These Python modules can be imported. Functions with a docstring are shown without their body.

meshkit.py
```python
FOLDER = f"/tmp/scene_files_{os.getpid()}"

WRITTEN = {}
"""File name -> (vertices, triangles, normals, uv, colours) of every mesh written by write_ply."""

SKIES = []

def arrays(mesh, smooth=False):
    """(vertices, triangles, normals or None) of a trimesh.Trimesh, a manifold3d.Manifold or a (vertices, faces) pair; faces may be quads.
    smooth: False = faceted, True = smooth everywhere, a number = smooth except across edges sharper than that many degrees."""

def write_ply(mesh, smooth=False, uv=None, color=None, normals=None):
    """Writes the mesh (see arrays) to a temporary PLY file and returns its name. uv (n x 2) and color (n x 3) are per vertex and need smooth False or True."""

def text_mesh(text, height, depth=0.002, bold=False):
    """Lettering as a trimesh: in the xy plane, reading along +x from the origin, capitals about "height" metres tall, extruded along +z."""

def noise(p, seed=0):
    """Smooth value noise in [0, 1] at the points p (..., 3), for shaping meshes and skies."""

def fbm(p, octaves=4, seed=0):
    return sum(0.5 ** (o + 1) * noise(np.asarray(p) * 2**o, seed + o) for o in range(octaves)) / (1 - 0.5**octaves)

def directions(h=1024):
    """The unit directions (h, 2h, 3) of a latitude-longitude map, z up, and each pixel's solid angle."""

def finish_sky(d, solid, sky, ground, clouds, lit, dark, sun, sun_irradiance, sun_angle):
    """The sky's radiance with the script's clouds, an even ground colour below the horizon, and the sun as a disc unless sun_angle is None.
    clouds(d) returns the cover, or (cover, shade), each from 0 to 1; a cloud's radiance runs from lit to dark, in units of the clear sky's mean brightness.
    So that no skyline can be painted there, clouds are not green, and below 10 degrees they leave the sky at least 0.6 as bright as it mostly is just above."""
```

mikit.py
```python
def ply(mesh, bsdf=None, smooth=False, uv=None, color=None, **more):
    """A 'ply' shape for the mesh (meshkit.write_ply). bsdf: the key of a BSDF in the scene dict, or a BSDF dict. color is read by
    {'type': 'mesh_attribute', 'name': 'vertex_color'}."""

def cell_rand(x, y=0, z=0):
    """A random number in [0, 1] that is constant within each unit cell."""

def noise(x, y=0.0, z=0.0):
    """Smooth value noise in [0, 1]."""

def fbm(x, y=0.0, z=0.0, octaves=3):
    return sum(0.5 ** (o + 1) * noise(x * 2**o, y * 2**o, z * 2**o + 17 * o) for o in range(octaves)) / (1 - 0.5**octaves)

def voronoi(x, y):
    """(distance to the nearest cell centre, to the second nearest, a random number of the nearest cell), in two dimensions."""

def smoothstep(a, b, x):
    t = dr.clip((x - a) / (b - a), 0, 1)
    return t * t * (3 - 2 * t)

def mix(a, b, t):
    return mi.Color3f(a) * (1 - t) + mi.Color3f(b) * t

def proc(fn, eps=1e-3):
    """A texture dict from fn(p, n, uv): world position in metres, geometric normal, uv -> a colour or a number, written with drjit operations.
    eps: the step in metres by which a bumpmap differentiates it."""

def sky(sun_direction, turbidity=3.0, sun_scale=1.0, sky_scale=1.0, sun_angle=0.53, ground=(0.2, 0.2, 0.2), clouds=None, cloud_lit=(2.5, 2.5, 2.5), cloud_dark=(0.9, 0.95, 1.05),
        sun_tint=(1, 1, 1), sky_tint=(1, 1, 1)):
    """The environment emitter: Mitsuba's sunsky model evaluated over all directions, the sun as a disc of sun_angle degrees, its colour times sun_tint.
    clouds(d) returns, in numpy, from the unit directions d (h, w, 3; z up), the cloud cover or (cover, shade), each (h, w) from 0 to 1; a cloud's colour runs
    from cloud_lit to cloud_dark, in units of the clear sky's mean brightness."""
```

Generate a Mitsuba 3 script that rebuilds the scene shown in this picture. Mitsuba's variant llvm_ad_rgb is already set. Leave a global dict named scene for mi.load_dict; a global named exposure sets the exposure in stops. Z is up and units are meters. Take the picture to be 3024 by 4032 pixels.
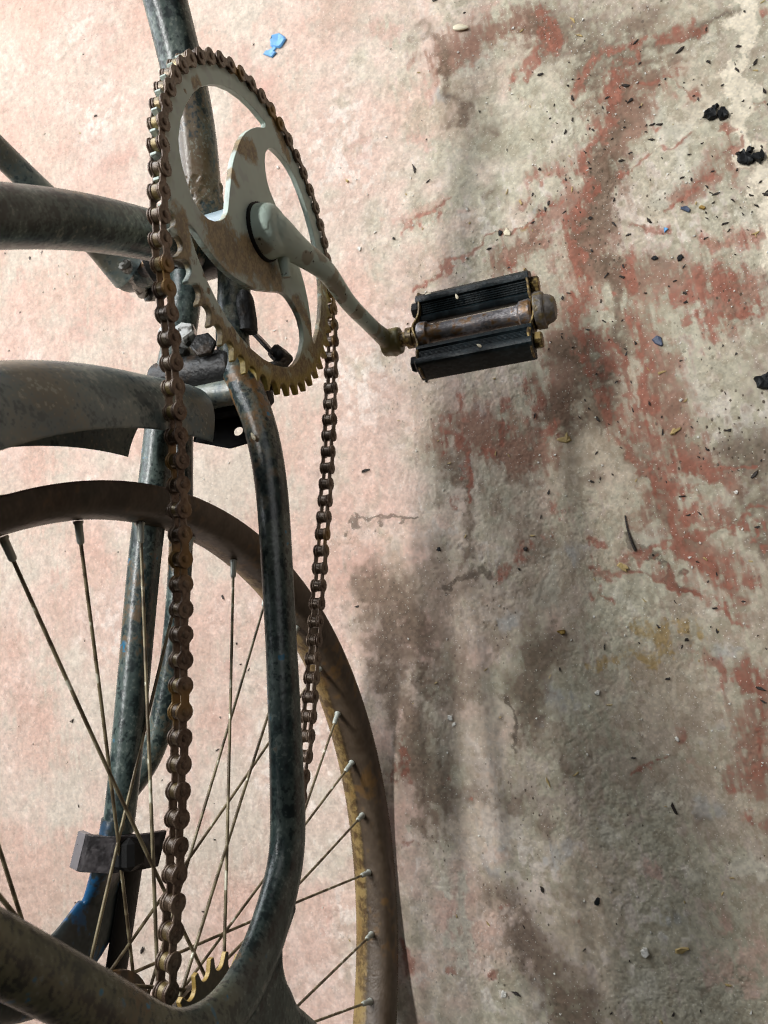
import math, random
import numpy as np, trimesh, shapely, manifold3d as m3
import mitsuba as mi, drjit as dr
import mikit, meshkit
from mikit import proc, noise, fbm, voronoi, smoothstep, mix
from shapely.geometry import Polygon, Point
from shapely.ops import unary_union
T = mi.ScalarTransform4f
rng = np.random.default_rng(7)

# ------------------------------------------------------------------ camera, light, exposure
CAM = np.array([-0.25679, -0.26780, 0.65156])
FWD = np.array([0.154372, 0.355250, -0.921936])
UP = np.array([0.985961, -0.115490, 0.120591])
exposure = -0.22
scene = {'type': 'scene'}
labels = {}
scene['camera'] = {'type': 'thinlens', 'fov': 54.4954, 'fov_axis': 'x', 'aperture_radius': 0.0008, 'focus_distance': 0.47,
                   'near_clip': 0.01, 'far_clip': 50.0,
                   'to_world': T().look_at(origin=CAM.tolist(), target=(CAM + FWD).tolist(), up=UP.tolist())}

def light_panel(name, centre, look, w, h, rgb, label, up=None):
    c, l = np.array(centre, float), np.array(look, float)
    up = list(up) if up else [0, 0, 1] if abs((l - c)[2]) < 0.9 * np.linalg.norm(l - c) else [1, 0, 0]
    scene[name] = {'type': 'rectangle', 'to_world': T().look_at(origin=c.tolist(), target=l.tolist(), up=up) @ T().scale([w / 2, h / 2, 1]),
                   'emitter': {'type': 'area', 'radiance': {'type': 'rgb', 'value': list(rgb)}}}
    labels[name] = {'label': label, 'kind': 'structure'}
AIM = (-0.2, -0.05, 0.15)
# a long narrow roof light along the bicycle, above and to its left, and the big open doorway beyond the handlebar side
light_panel('roof_light', (0.42, 0.65, 1.95), (0.42, -0.1, 0.0), 1.2, 0.06, (185, 183, 180), 'long narrow roof light above the bicycle', up=(0, 1, 1))
light_panel('doorway', (1.6, 1.75, 1.35), AIM, 2.2, 2.2, (7.0, 7.3, 7.6), 'tall open doorway letting daylight in')
light_panel('fill_light', (0.7, -1.1, 1.9), AIM, 1.3, 1.3, (1.35, 1.35, 1.35), 'broad fill light added overhead')  # unseen fill lamp, added to brighten the chainring side

# ------------------------------------------------------------------ materials
def P(p, s): return p.x * s, p.y * s, p.z * s
def bump(name, bsdf, fn, scale, eps=4e-4):
    scene[name] = {'type': 'bumpmap', 'tex': proc(fn, eps), 'scale': scale, 'bsdf': bsdf}
def principled(name, col, rough=0.45, spec=0.5, metal=0.0, bumpfn=None, bscale=1.0, eps=4e-4, **kw):
    d = {'type': 'principled', 'base_color': proc(col) if callable(col) else {'type': 'rgb', 'value': list(col)}, 'roughness': proc(rough) if callable(rough) else rough,
         'specular': spec, 'metallic': metal, **kw}
    if bumpfn: bump(name, d, bumpfn, bscale, eps)
    else: scene[name] = d

def rust_marks(u, w, e, segs):
    acc = mi.Float(-9.)
    for x1, y1, x2, y2, r in segs:
        ex, ey = (x2 - x1) * .001, (y2 - y1) * .001
        px, py = u - x1 * .001, w - y1 * .001
        t = dr.clip((px * ex + py * ey) / (ex * ex + ey * ey + 1e-12), 0, 1)
        acc = dr.maximum(acc, 1 - dr.sqrt(dr.square(px - ex * t) + dr.square(py - ey * t)) / (r * .001))
    return smoothstep(-.15, .50, acc + e)
def c_paint(p, n, uv):
    a, b, c, f = fbm(*P(p, 42.), 3), fbm(*P(p, 170.), 3), fbm(*P(p, 21.), 2), fbm(*P(p, 620.), 2)
    col = mix((.026, .045, .043), (.105, .135, .118), smoothstep(.34, .72, .50 * a + .25 * b + .25 * f))
    col = mix(col, (.011, .017, .018), smoothstep(.50, .42, .6 * b + .4 * f) * .75)
    col = mix(col, (.105, .058, .020), smoothstep(.53, .62, .6 * c + .2 * b + .2 * f) * .75)
    return mix(col, (.26, .29, .25), smoothstep(.60, .70, .5 * b + .5 * f) * .4)
def c_bluepaint(p, n, uv):
    a, b = fbm(*P(p, 60.), 3), fbm(*P(p, 420.), 2)
    col = mix((.014, .020, .022), (.040, .052, .054), b)
    return mix(col, (.010, .065, .15), smoothstep(.47, .62, a + .3 * (b - .5)) * smoothstep(-.34, -.38, p.x))
def c_stay(p, n, uv):
    a, b, f, c = fbm(*P(p, 40.), 3), fbm(*P(p, 190.), 3), fbm(*P(p, 700.), 2), fbm(*P(p, 27.), 2)
    near = smoothstep(.0, -.03, p.y)
    col = mix((.022, .039, .038), (.092, .120, .106), smoothstep(.35, .70, .5 * a + .3 * b + .2 * f))
    col = mix(col, mix((.070, .055, .030), (.15, .148, .108), f), near * smoothstep(-.26, -.10, p.x + .05 * (a - .5)) * smoothstep(.36, .56, .6 * b + .4 * a) * .8)
    col = mix(col, (.19, .085, .020), near * smoothstep(-.20, -.12, p.x) * smoothstep(.54, .64, .6 * c + .4 * b) * .8)
    olive = mix((.034, .041, .027), (.115, .115, .066), smoothstep(.36, .66, .5 * a + .3 * b + .2 * f))
    olive = mix(olive, (.105, .062, .026), smoothstep(.50, .66, .6 * c + .2 * b + .2 * f) * .7)
    col = mix(col, olive, near * smoothstep(.33, .42, p.z + .10 * (a - .5)))
    col = mix(col, (.008, .013, .014), smoothstep(.48, .40, .6 * b + .4 * f) * .7)
    col = mix(col, (.18, .21, .19), smoothstep(.60, .70, .5 * b + .5 * f) * .4)
    col = mix(col, (.12, .060, .020), smoothstep(.60, .68, .5 * c + .3 * b + .2 * f) * .7)
    return mix(col, (.02, .13, .22), smoothstep(.68, .74, b) * smoothstep(.5, .6, a))
def c_guard(p, n, uv):
    a, b, c, f = fbm(*P(p, 36.), 3), fbm(p.x * 150., p.y * 150., p.z * 70., 3), fbm(*P(p, 24.), 2), fbm(*P(p, 520.), 2)
    col = mix((.092, .132, .140), (.225, .245, .21), smoothstep(.36, .70, .5 * a + .3 * b + .2 * f))
    col = mix(col, (.022, .036, .042), smoothstep(.46, .34, .6 * b + .4 * f) * .6)
    col = mix(col, (.125, .095, .055), smoothstep(.46, .66, .6 * c + .2 * b + .2 * f) * .7)
    return mix(col, (.36, .39, .34), smoothstep(.59, .70, .5 * b + .5 * f) * .4)
def c_ring(p, n, uv):
    u, w = p.x, p.z - .2591
    a, b, c, f = fbm(*P(p, 60.), 3), fbm(*P(p, 240.), 3), fbm(u * 110., 3., w * 50., 3), fbm(*P(p, 700.), 2)
    base = mix((.38, .455, .405), (.45, .525, .465), .5 * b + .5 * a)
    base = mix(base, (.34, .37, .36), smoothstep(.52, .66, .5 * c + .5 * b) * .5)
    e = 1.5 * (a - .5) + 1.1 * (b - .5) + .5 * (f - .5)
    r = dr.sqrt(u * u + w * w)
    rust = rust_marks(u, w, e, [(-31, 52, -30, -2, 17), (-20, 20, -24, -14, 11), (-36, 84, -57, 83, 9), (-73, 71, -92, 40, 8), (46, 22, 53, 8, 7), (22, 33, 18, 26, 4.5), (93, -28, 80, -42, 6), (30, 62, 26, 66, 3), (60, 66, 56, 70, 4), (-29, -46, -42, -66, 8), (-62, 20, -64, 24, 5)])
    low = smoothstep(-.005, .055, -u * .8 - w * .45)
    base = mix(base, (.30, .285, .15), smoothstep(.02, .09, -u * .75 - w * .6) * smoothstep(.05, .09, r) * .7)
    rust = dr.maximum(rust, smoothstep(.60, .50, .55 * c + .45 * b + .30 * (1 - low)) * smoothstep(.078, .086, r))
    col = mix(base, mix((.135, .078, .030), (.29, .195, .080), smoothstep(.35, .65, .5 * f + .5 * b)), rust * .88)
    edge = smoothstep(.090, .0985, r + .004 * (b - .5)) * smoothstep(.025, .065, -u * .75 - w * .6)
    return mix(col, mix((.20, .135, .020), (.42, .305, .060), f), edge * .9)
def c_crank(p, n, uv):
    a, b = fbm(*P(p, 60.), 3), fbm(*P(p, 420.), 2)
    col = mix((.36, .45, .395), (.44, .53, .46), a)
    col = mix(col, (.13, .105, .035), smoothstep(.135, .095, p.z + .03 * (a - .5)) * smoothstep(.25, .5, a + .1))
    col = mix(col, (.20, .15, .085), smoothstep(.60, .68, a) * .7)
    return mix(col, (.04, .04, .03), smoothstep(.74, .80, b) * smoothstep(.5, .6, a))
def c_chain(p, n, uv):
    a, b, c = fbm(*P(p, 110.), 2), fbm(*P(p, 600.), 2), noise(*P(p, 42.))
    col = mix((.085, .052, .034), (.19, .135, .095), smoothstep(.35, .68, .5 * a + .5 * b))
    return mix(col, (.26, .145, .035), smoothstep(.66, .84, c) * .8)
def c_rim(p, n, uv):
    a, b, c, f = fbm(*P(p, 36.), 3), fbm(*P(p, 170.), 3), fbm(*P(p, 18.), 2), fbm(*P(p, 600.), 2)
    col = mix((.036, .024, .012), (.082, .056, .034), smoothstep(.36, .68, .5 * a + .3 * b + .2 * f))
    yl = p.y - 0.0153 + .0127 * (p.z - .2988) - .0242 * (p.x + .4656)
    lowz = smoothstep(.33, .12, p.z + .06 * (c - .5))
    gold = smoothstep(-.0045, -.0010, yl + .003 * (b - .5)) * smoothstep(.0175, .0140, yl + .003 * (a - .5)) * lowz
    col = mix(col, mix((.085, .048, .018), (.27, .185, .070), smoothstep(.40, .62, .4 * b + .2 * f + .4 * a)), gold * .9)
    col = mix(col, mix((.060, .038, .022), (.135, .100, .072), b), smoothstep(-.003, -.006, yl) * lowz * .7)
    return mix(col, (.17, .085, .02), smoothstep(.54, .68, .6 * c + .4 * b) * .6)
def c_spoke(p, n, uv):
    a = fbm(*P(p, 160.), 2)
    return mix(mix((.10, .075, .045), (.24, .20, .12), smoothstep(.35, .6, a)), (.6, .58, .45), smoothstep(.70, .76, a))
def c_steel(p, n, uv):
    a, b = fbm(*P(p, 60.), 3), fbm(*P(p, 380.), 3)
    col = mix((.13, .122, .125), (.28, .265, .275), smoothstep(.4, .65, b))
    return mix(col, (.155, .085, .035), smoothstep(.49, .62, .6 * a + .4 * b))
def c_rubber(p, n, uv):
    b = fbm(*P(p, 350.), 3)
    return mix((.004, .008, .0095), (.011, .019, .023), smoothstep(.40, .75, b))
def c_brass(p, n, uv):
    b = fbm(*P(p, 420.), 2)
    return mix((.085, .058, .026), (.30, .21, .075), smoothstep(.42, .72, b))
def b_fine(p, n, uv): return fbm(*P(p, 420.), 3)
def b_pit(p, n, uv): return .4 * fbm(*P(p, 520.), 2) - smoothstep(.62, .72, noise(*P(p, 240.)))
def b_rust(p, n, uv): return fbm(*P(p, 700.), 3)
principled('m_paint', c_paint, .33, .6, bumpfn=b_fine, bscale=.0002)
principled('m_blue', c_bluepaint, .36, .5, bumpfn=b_fine, bscale=.0002)
principled('m_stay', c_stay, .33, .6, bumpfn=b_fine, bscale=.0002)
principled('m_guard', c_guard, .33, .6, bumpfn=b_fine, bscale=.0002)
principled('m_ring', c_ring, .46, .45, bumpfn=b_fine, bscale=.00025)
principled('m_crank', c_crank, .42, .5, bumpfn=b_pit, bscale=.0003)
principled('m_chain', c_chain, .42, .55, .25, bumpfn=b_rust, bscale=.0003, eps=2.5e-4)
def c_roller(p, n, uv): return mix((.075, .050, .031), (.20, .145, .055), smoothstep(.30, .36, p.z) * smoothstep(.4, .8, noise(*P(p, 90.))))
principled('m_roller', c_roller, .34, .6, .35)
principled('m_rim', c_rim, .45, .45, bumpfn=b_rust, bscale=.0004, eps=2.5e-4)
principled('m_spoke', c_spoke, .40, .5, .2)
principled('m_nipple', (.42, .44, .39), .38, .5, .2)
principled('m_steel', c_steel, .38, .5, .35, bumpfn=b_rust, bscale=.0004, eps=2.5e-4)
principled('m_rubber', c_rubber, .42, .32, bumpfn=b_fine, bscale=.00025)
principled('m_brass', c_brass, .36, .5, .3)
principled('m_black', (.009, .009, .009), .6, .2)
def c_zinc(p, n, uv): return mix((.06, .055, .045), (.48, .48, .46), smoothstep(.38, .58, fbm(*P(p, 240.), 3)))
principled('m_zinc', c_zinc, .36, .5, .4)
def c_dark(p, n, uv):
    a, b = fbm(*P(p, 120.), 3), fbm(*P(p, 500.), 2)
    return mix(mix((.006, .006, .006), (.018, .018, .018), b), (.040, .024, .013), smoothstep(.56, .70, a) * .7)
principled('m_dark', c_dark, .48, .4, bumpfn=b_fine, bscale=.0007)
def c_cog(p, n, uv):
    side = smoothstep(.0011, .0014, dr.abs(p.y + .0213))
    b = fbm(*P(p, 420.), 2)
    return mix(mix((.30, .19, .050), (.50, .35, .11), b), mix((.022, .020, .014), (.075, .055, .022), b), side)
principled('m_cog', c_cog, .40, .5, .1)
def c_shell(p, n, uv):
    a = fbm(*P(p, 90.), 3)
    painted_shade = smoothstep(.006, -.004, p.x + .010 * (a - .5)) * smoothstep(.03, .02, dr.abs(p.x + .0))  # shade on the unlit rear of the shell, put into the colour
    return mix(mix((.20, .265, .305), (.33, .40, .44), a), (.012, .012, .011), painted_shade)
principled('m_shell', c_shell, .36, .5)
def c_clip(p, n, uv):
    b = fbm(*P(p, 200.), 3)
    return mix((.026, .023, .024), (.080, .072, .074), smoothstep(.35, .68, b))
def c_cap(p, n, uv):
    b = fbm(*P(p, 210.), 3)
    return mix(mix((.075, .068, .062), (.16, .145, .13), fbm(*P(p, 500.), 2)), (.12, .085, .030), smoothstep(.48, .62, b) * .8)
principled('m_cap', c_cap, .42, .5, .2, bumpfn=b_rust, bscale=.0004, eps=2.5e-4)
principled('m_lug', (.20, .185, .19), .40, .5, .2, bumpfn=b_rust, bscale=.0003, eps=2.5e-4)
principled('m_clip', c_clip, .40, .5, .2, bumpfn=b_rust, bscale=.0004, eps=2.5e-4)

# ------------------------------------------------------------------ the floor: old red paint worn down to cement, plus a painted-in hub shadow. Marks lie where they are on the floor, in mm: (x1, y1, x2, y2, half width, strength)
MARKS = {
    'R': [(311,-210,275,-214,10,1.0),(248,-173,264,-194,7,1.0),(98,-214,28,-209,5,1.0),(118,-232,130,-240,3,1.0),(206,-284,208,-301,3,1.0),(208,-301,202,-317,3,1.0),(202,-317,187,-323,3,1.0),(128,-269,130,-286,3,1.0),(130,-286,138,-308,3,1.0),(138,-308,145,-321,3,1.0),(147,-183,148,-213,8,1.0),(126,-167,129,-176,6,1.0),(135,-53,140,-93,3,1.0),(140,-93,149,-116,3,1.0),(46,-321,41,-356,11,1.0),(9,-306,14,-332,15,1.0),(-18,-322,-18,-322,8,1.0),(73,-261,65,-293,5,1.0),(208,-230,241,-251,6,1.0),(241,-251,247,-282,6,1.0),(247,-282,248,-339,6,1.0),(69,-166,20,-171,8,1.0),(14,-186,14,-186,8,1.0),(25,-209,-8,-212,3,1.0),(49,-256,11,-263,5,1.0),(11,-263,-18,-259,5,1.0),(144,-348,149,-360,3,1.0),(158,-380,158,-380,4,1.0),(239,-391,239,-391,8,1.0),(163,-302,163,-302,4,1.0),(106,-334,107,-347,3,1.0),(-16,-229,-59,-241,6,1.0),(-59,-241,-108,-247,6,1.0),(-23,-263,-85,-262,8,1.0),(-114,-259,-134,-280,13,1.0),(-134,-280,-154,-304,12,1.0),(-164,-282,-163,-307,5,1.0),(-142,-296,-142,-331,2,1.0),(-91,-182,-91,-182,11,1.0),(-59,-141,-96,-142,5,1.0),(-56,-164,-56,-164,12,1.0),(-103,-123,-103,-123,10,1.0),(-53,-94,-91,-91,6,1.0),(-164,-175,-164,-175,10,1.0),(-196,-146,-214,-129,7,1.0),(-188,-202,-194,-216,3,1.0),(-213,-212,-227,-214,6,1.0),(-152,-256,-191,-269,6,1.0),(-191,-269,-212,-273,6,1.0),(-205,-239,-201,-264,5,1.0),(-214,-271,-240,-295,4,1.0),(-240,-295,-245,-311,4,1.0),(-226,-297,-243,-308,5,1.0),(-197,-319,-201,-338,6,1.0),(-226,-310,-235,-323,9,1.0),(-34,-317,-34,-317,8,1.0),(-239,-205,-250,-210,4,1.0),(-243,-197,-243,-197,4,1.0),(-290,-286,-312,-287,6,1.0),(-307,-308,-318,-322,12,1.0),(-266,-298,-266,-298,4,1.0),(-150,-77,-150,-77,7,1.0),(-217,-257,-217,-257,5,1.0),(-251,-281,-251,-281,3,1.0),(-318,-314,-318,-314,13,1.0),(-381,-311,-381,-311,11,1.0),(-413,-298,-413,-298,9,1.0),(-397,-288,-397,-288,7,1.0),(-383,-206,-375,-241,3,1.0),(-353,-258,-353,-258,8,1.0),(-395,-15,-361,-25,5,1.0),(-395,-69,-395,-69,7,1.0),(-446,-14,-445,-26,1,1.0),(-506,-167,-506,-167,5,1.0),(-525,-11,-549,-7,5,1.0),(-541,-55,-541,-55,4,1.0),(-544,-80,-542,-97,2,1.0),(-498,-101,-498,-101,6,1.0),(244,-291,202,-258,7,1.0),(202,-258,145,-231,7,1.0),(145,-231,77,-216,7,1.0),(77,-216,1,-217,7,1.0),(1,-217,-74,-223,7,1.0),(-74,-223,-136,-249,7,1.0),(-136,-249,-172,-281,7,1.0),(-172,-281,-186,-307,6,1.0),(15,-238,-66,-246,4,1.0),(-66,-246,-121,-261,4,1.0),(-213,-203,-229,-260,4,1.0),(-229,-260,-256,-286,4,1.0),(-256,-286,-275,-315,4,1.0),(-218,-286,-257,-304,5,1.0),(116,-208,93,-131,2,1.0),(93,-131,68,-65,2,1.0),(81,-295,107,-341,3,1.0),(107,-341,134,-365,3,1.0),(-13,-305,-20,-355,5,1.0),(254,-190,300,-201,4,1.0),(-91,-102,-151,-91,4,1.0),(-304,-309,-364,-313,3,1.0),(-194,-261,-191,-309,2,1.0),(-191,-309,-185,-338,2,1.0)],
    'K': [(216,-16,216,-16,11,1.0),(234,-11,237,-28,8,1.0),(364,-42,348,-61,11,1.0),(334,-146,332,-166,8,1.0),(278,-96,278,-96,14,1.0),(-493,-270,-493,-270,11,1.0),(-527,-260,-511,-298,18,1.0),(-455,-220,-455,-220,9,1.0),(-379,-266,-379,-266,8,1.0),(-538,-284,-538,-284,15,1.0),(420,436,420,436,16,1.0),(311,332,316,269,12,1.0),(346,98,389,120,19,1.0),(139,285,139,285,17,1.0),(200,441,200,441,15,1.0),(148,-109,138,-47,10,1.0),(120,353,120,353,20,1.0),(201,59,201,59,16,1.0),(457,302,498,309,18,1.0),(222,-77,222,-77,15,1.0),(-284,168,-284,168,12,1.0),(-177,387,-177,387,17,1.0),(-427,201,-427,201,15,1.0),(-512,67,-512,67,11,1.0)],
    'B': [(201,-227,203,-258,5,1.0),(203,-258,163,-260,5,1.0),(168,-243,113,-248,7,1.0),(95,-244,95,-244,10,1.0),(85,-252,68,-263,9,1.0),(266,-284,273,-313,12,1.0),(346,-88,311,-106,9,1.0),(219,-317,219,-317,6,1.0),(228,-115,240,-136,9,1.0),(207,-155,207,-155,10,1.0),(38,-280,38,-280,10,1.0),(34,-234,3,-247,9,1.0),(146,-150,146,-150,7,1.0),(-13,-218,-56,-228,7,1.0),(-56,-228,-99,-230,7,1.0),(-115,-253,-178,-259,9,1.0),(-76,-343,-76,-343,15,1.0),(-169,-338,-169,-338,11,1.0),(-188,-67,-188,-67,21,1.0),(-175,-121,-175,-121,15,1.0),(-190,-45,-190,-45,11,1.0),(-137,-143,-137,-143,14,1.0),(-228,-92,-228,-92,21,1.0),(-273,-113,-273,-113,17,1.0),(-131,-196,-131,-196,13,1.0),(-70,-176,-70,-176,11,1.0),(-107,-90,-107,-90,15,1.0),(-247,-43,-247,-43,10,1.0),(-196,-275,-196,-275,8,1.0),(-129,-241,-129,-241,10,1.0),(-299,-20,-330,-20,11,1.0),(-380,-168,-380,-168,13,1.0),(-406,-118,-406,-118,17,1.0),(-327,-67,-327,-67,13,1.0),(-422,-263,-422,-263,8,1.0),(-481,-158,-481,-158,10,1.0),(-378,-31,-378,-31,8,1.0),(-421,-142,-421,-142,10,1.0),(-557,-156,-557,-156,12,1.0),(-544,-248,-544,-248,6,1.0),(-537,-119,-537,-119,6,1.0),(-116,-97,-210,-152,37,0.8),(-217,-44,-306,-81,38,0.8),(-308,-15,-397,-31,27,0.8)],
    'P': [(185,-296,137,-311,17,1.0),(94,-296,108,-328,18,1.0),(179,-216,179,-216,13,1.0),(281,-134,276,-161,12,1.0),(162,-230,122,-232,7,1.0),(227,-342,227,-342,13,1.0),(123,-194,123,-194,7,1.0),(60,-353,60,-353,11,1.0),(18,-327,18,-327,10,1.0),(-44,-198,-44,-198,13,1.0),(-64,-292,-97,-307,14,1.0),(-144,-160,-144,-160,7,1.0),(-202,-171,-234,-164,11,1.0),(-193,-250,-193,-250,12,1.0),(-244,-219,-244,-219,11,1.0),(-176,-312,-176,-312,12,1.0),(-263,-283,-263,-283,8,1.0),(-157,-296,-157,-296,6,1.0),(-330,-215,-330,-215,11,1.0),(-374,-59,-399,-55,9,1.0),(-477,-60,-527,-56,12,1.0),(-432,-189,-432,-189,12,1.0),(-465,-255,-465,-255,10,1.0),(-541,-205,-541,-205,12,1.0),(-425,-23,-425,-23,7,1.0),(-404,-239,-404,-239,14,1.0),(-449,-292,-449,-292,10,1.0)],
    'C': [(263,-372,207,-368,10,1.0),(207,-368,160,-367,10,1.0),(160,-367,96,-368,10,1.0),(96,-368,39,-365,10,1.0),(39,-365,9,-365,10,1.0)],
    'O': [(100,-171,100,-171,7,1.0),(-267,-226,-275,-282,11,0.6),(-299,-203,-283,-262,11,0.6),(-302,-188,-307,-222,7,0.6)],
    'G': [(95,-372,81,-374,7,1.0),(270,-103,256,-120,7,1.0),(281,-171,281,-171,6,1.0),(117,-189,117,-189,6,1.0),(-117,-96,-117,-96,11,1.0),(-66,-112,-66,-112,7,1.0),(-200,-189,-200,-189,12,1.0),(-259,-132,-259,-132,14,1.0),(-291,-298,-291,-298,10,1.0),(-325,-159,-325,-159,17,1.0),(-445,-148,-445,-148,16,1.0),(-414,-265,-414,-265,11,1.0),(-492,-229,-492,-229,13,1.0),(-358,-279,-358,-279,11,1.0),(-451,-97,-451,-97,12,1.0)],
    'V': [(225,-243,242,-314,17,0.9),(182,-259,52,-215,11,0.9),(57,-243,-33,-250,10,0.9),(-219,-28,-317,-53,16,0.9),(-492,-101,-555,-136,13,0.9),(-555,-136,-606,-162,13,0.9),(-550,-142,-595,-168,10,0.9),(-125,-327,-202,-337,13,0.9),(-52,-205,-109,-222,7,0.9),(306,-108,225,-129,9,0.9),(247,-336,249,-363,7,0.9),(-114,-88,-201,-96,8,0.9),(297,-204,230,-279,34,1.0),(-489,-98,-537,-132,22,1.0),(-537,-132,-578,-157,22,1.0),(-27,-210,-88,-219,26,1.0),(-131,-340,-201,-338,21,1.0),(-341,-26,-397,-57,28,1.0),(140,-259,94,-234,20,1.0),(-209,1,-284,-21,25,1.0),(-282,-157,-343,-131,21,1.0)],  # dark smears; those near the hub paint in its cast shadow
    'W': [(204,-276,134,-245,26,1.0),(134,-245,62,-224,26,1.0),(62,-224,-9,-207,26,1.0),(-9,-207,-67,-188,26,1.0),(43,-224,22,-292,23,1.0),(22,-292,-5,-347,23,1.0),(-9,-263,-81,-277,19,1.0),(-81,-277,-128,-293,18,1.0),(-128,-293,-165,-312,18,1.0),(73,-157,119,-225,18,1.0),(-166,-260,-206,-276,18,1.0),(-206,-276,-250,-309,18,1.0),(-83,-108,-112,-161,27,1.0),(185,-248,204,-302,18,1.0),(-318,-313,-400,-306,17,1.0),(92,-319,118,-358,15,1.0),(304,-108,302,-191,22,1.0)],
    'L': [(-156,13,-158,-16,1,1.0),(-158,-16,-160,-47,1,1.0),(-216,-74,-213,-93,1,1.0),(-213,-93,-208,-115,1,1.0),(-319,-121,-347,-117,1,1.0),(-347,-117,-373,-120,1,1.0),(-187,-235,-203,-248,1,1.0),(-203,-248,-227,-260,1,1.0),(-227,-260,-248,-278,1,1.0)],
}

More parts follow.
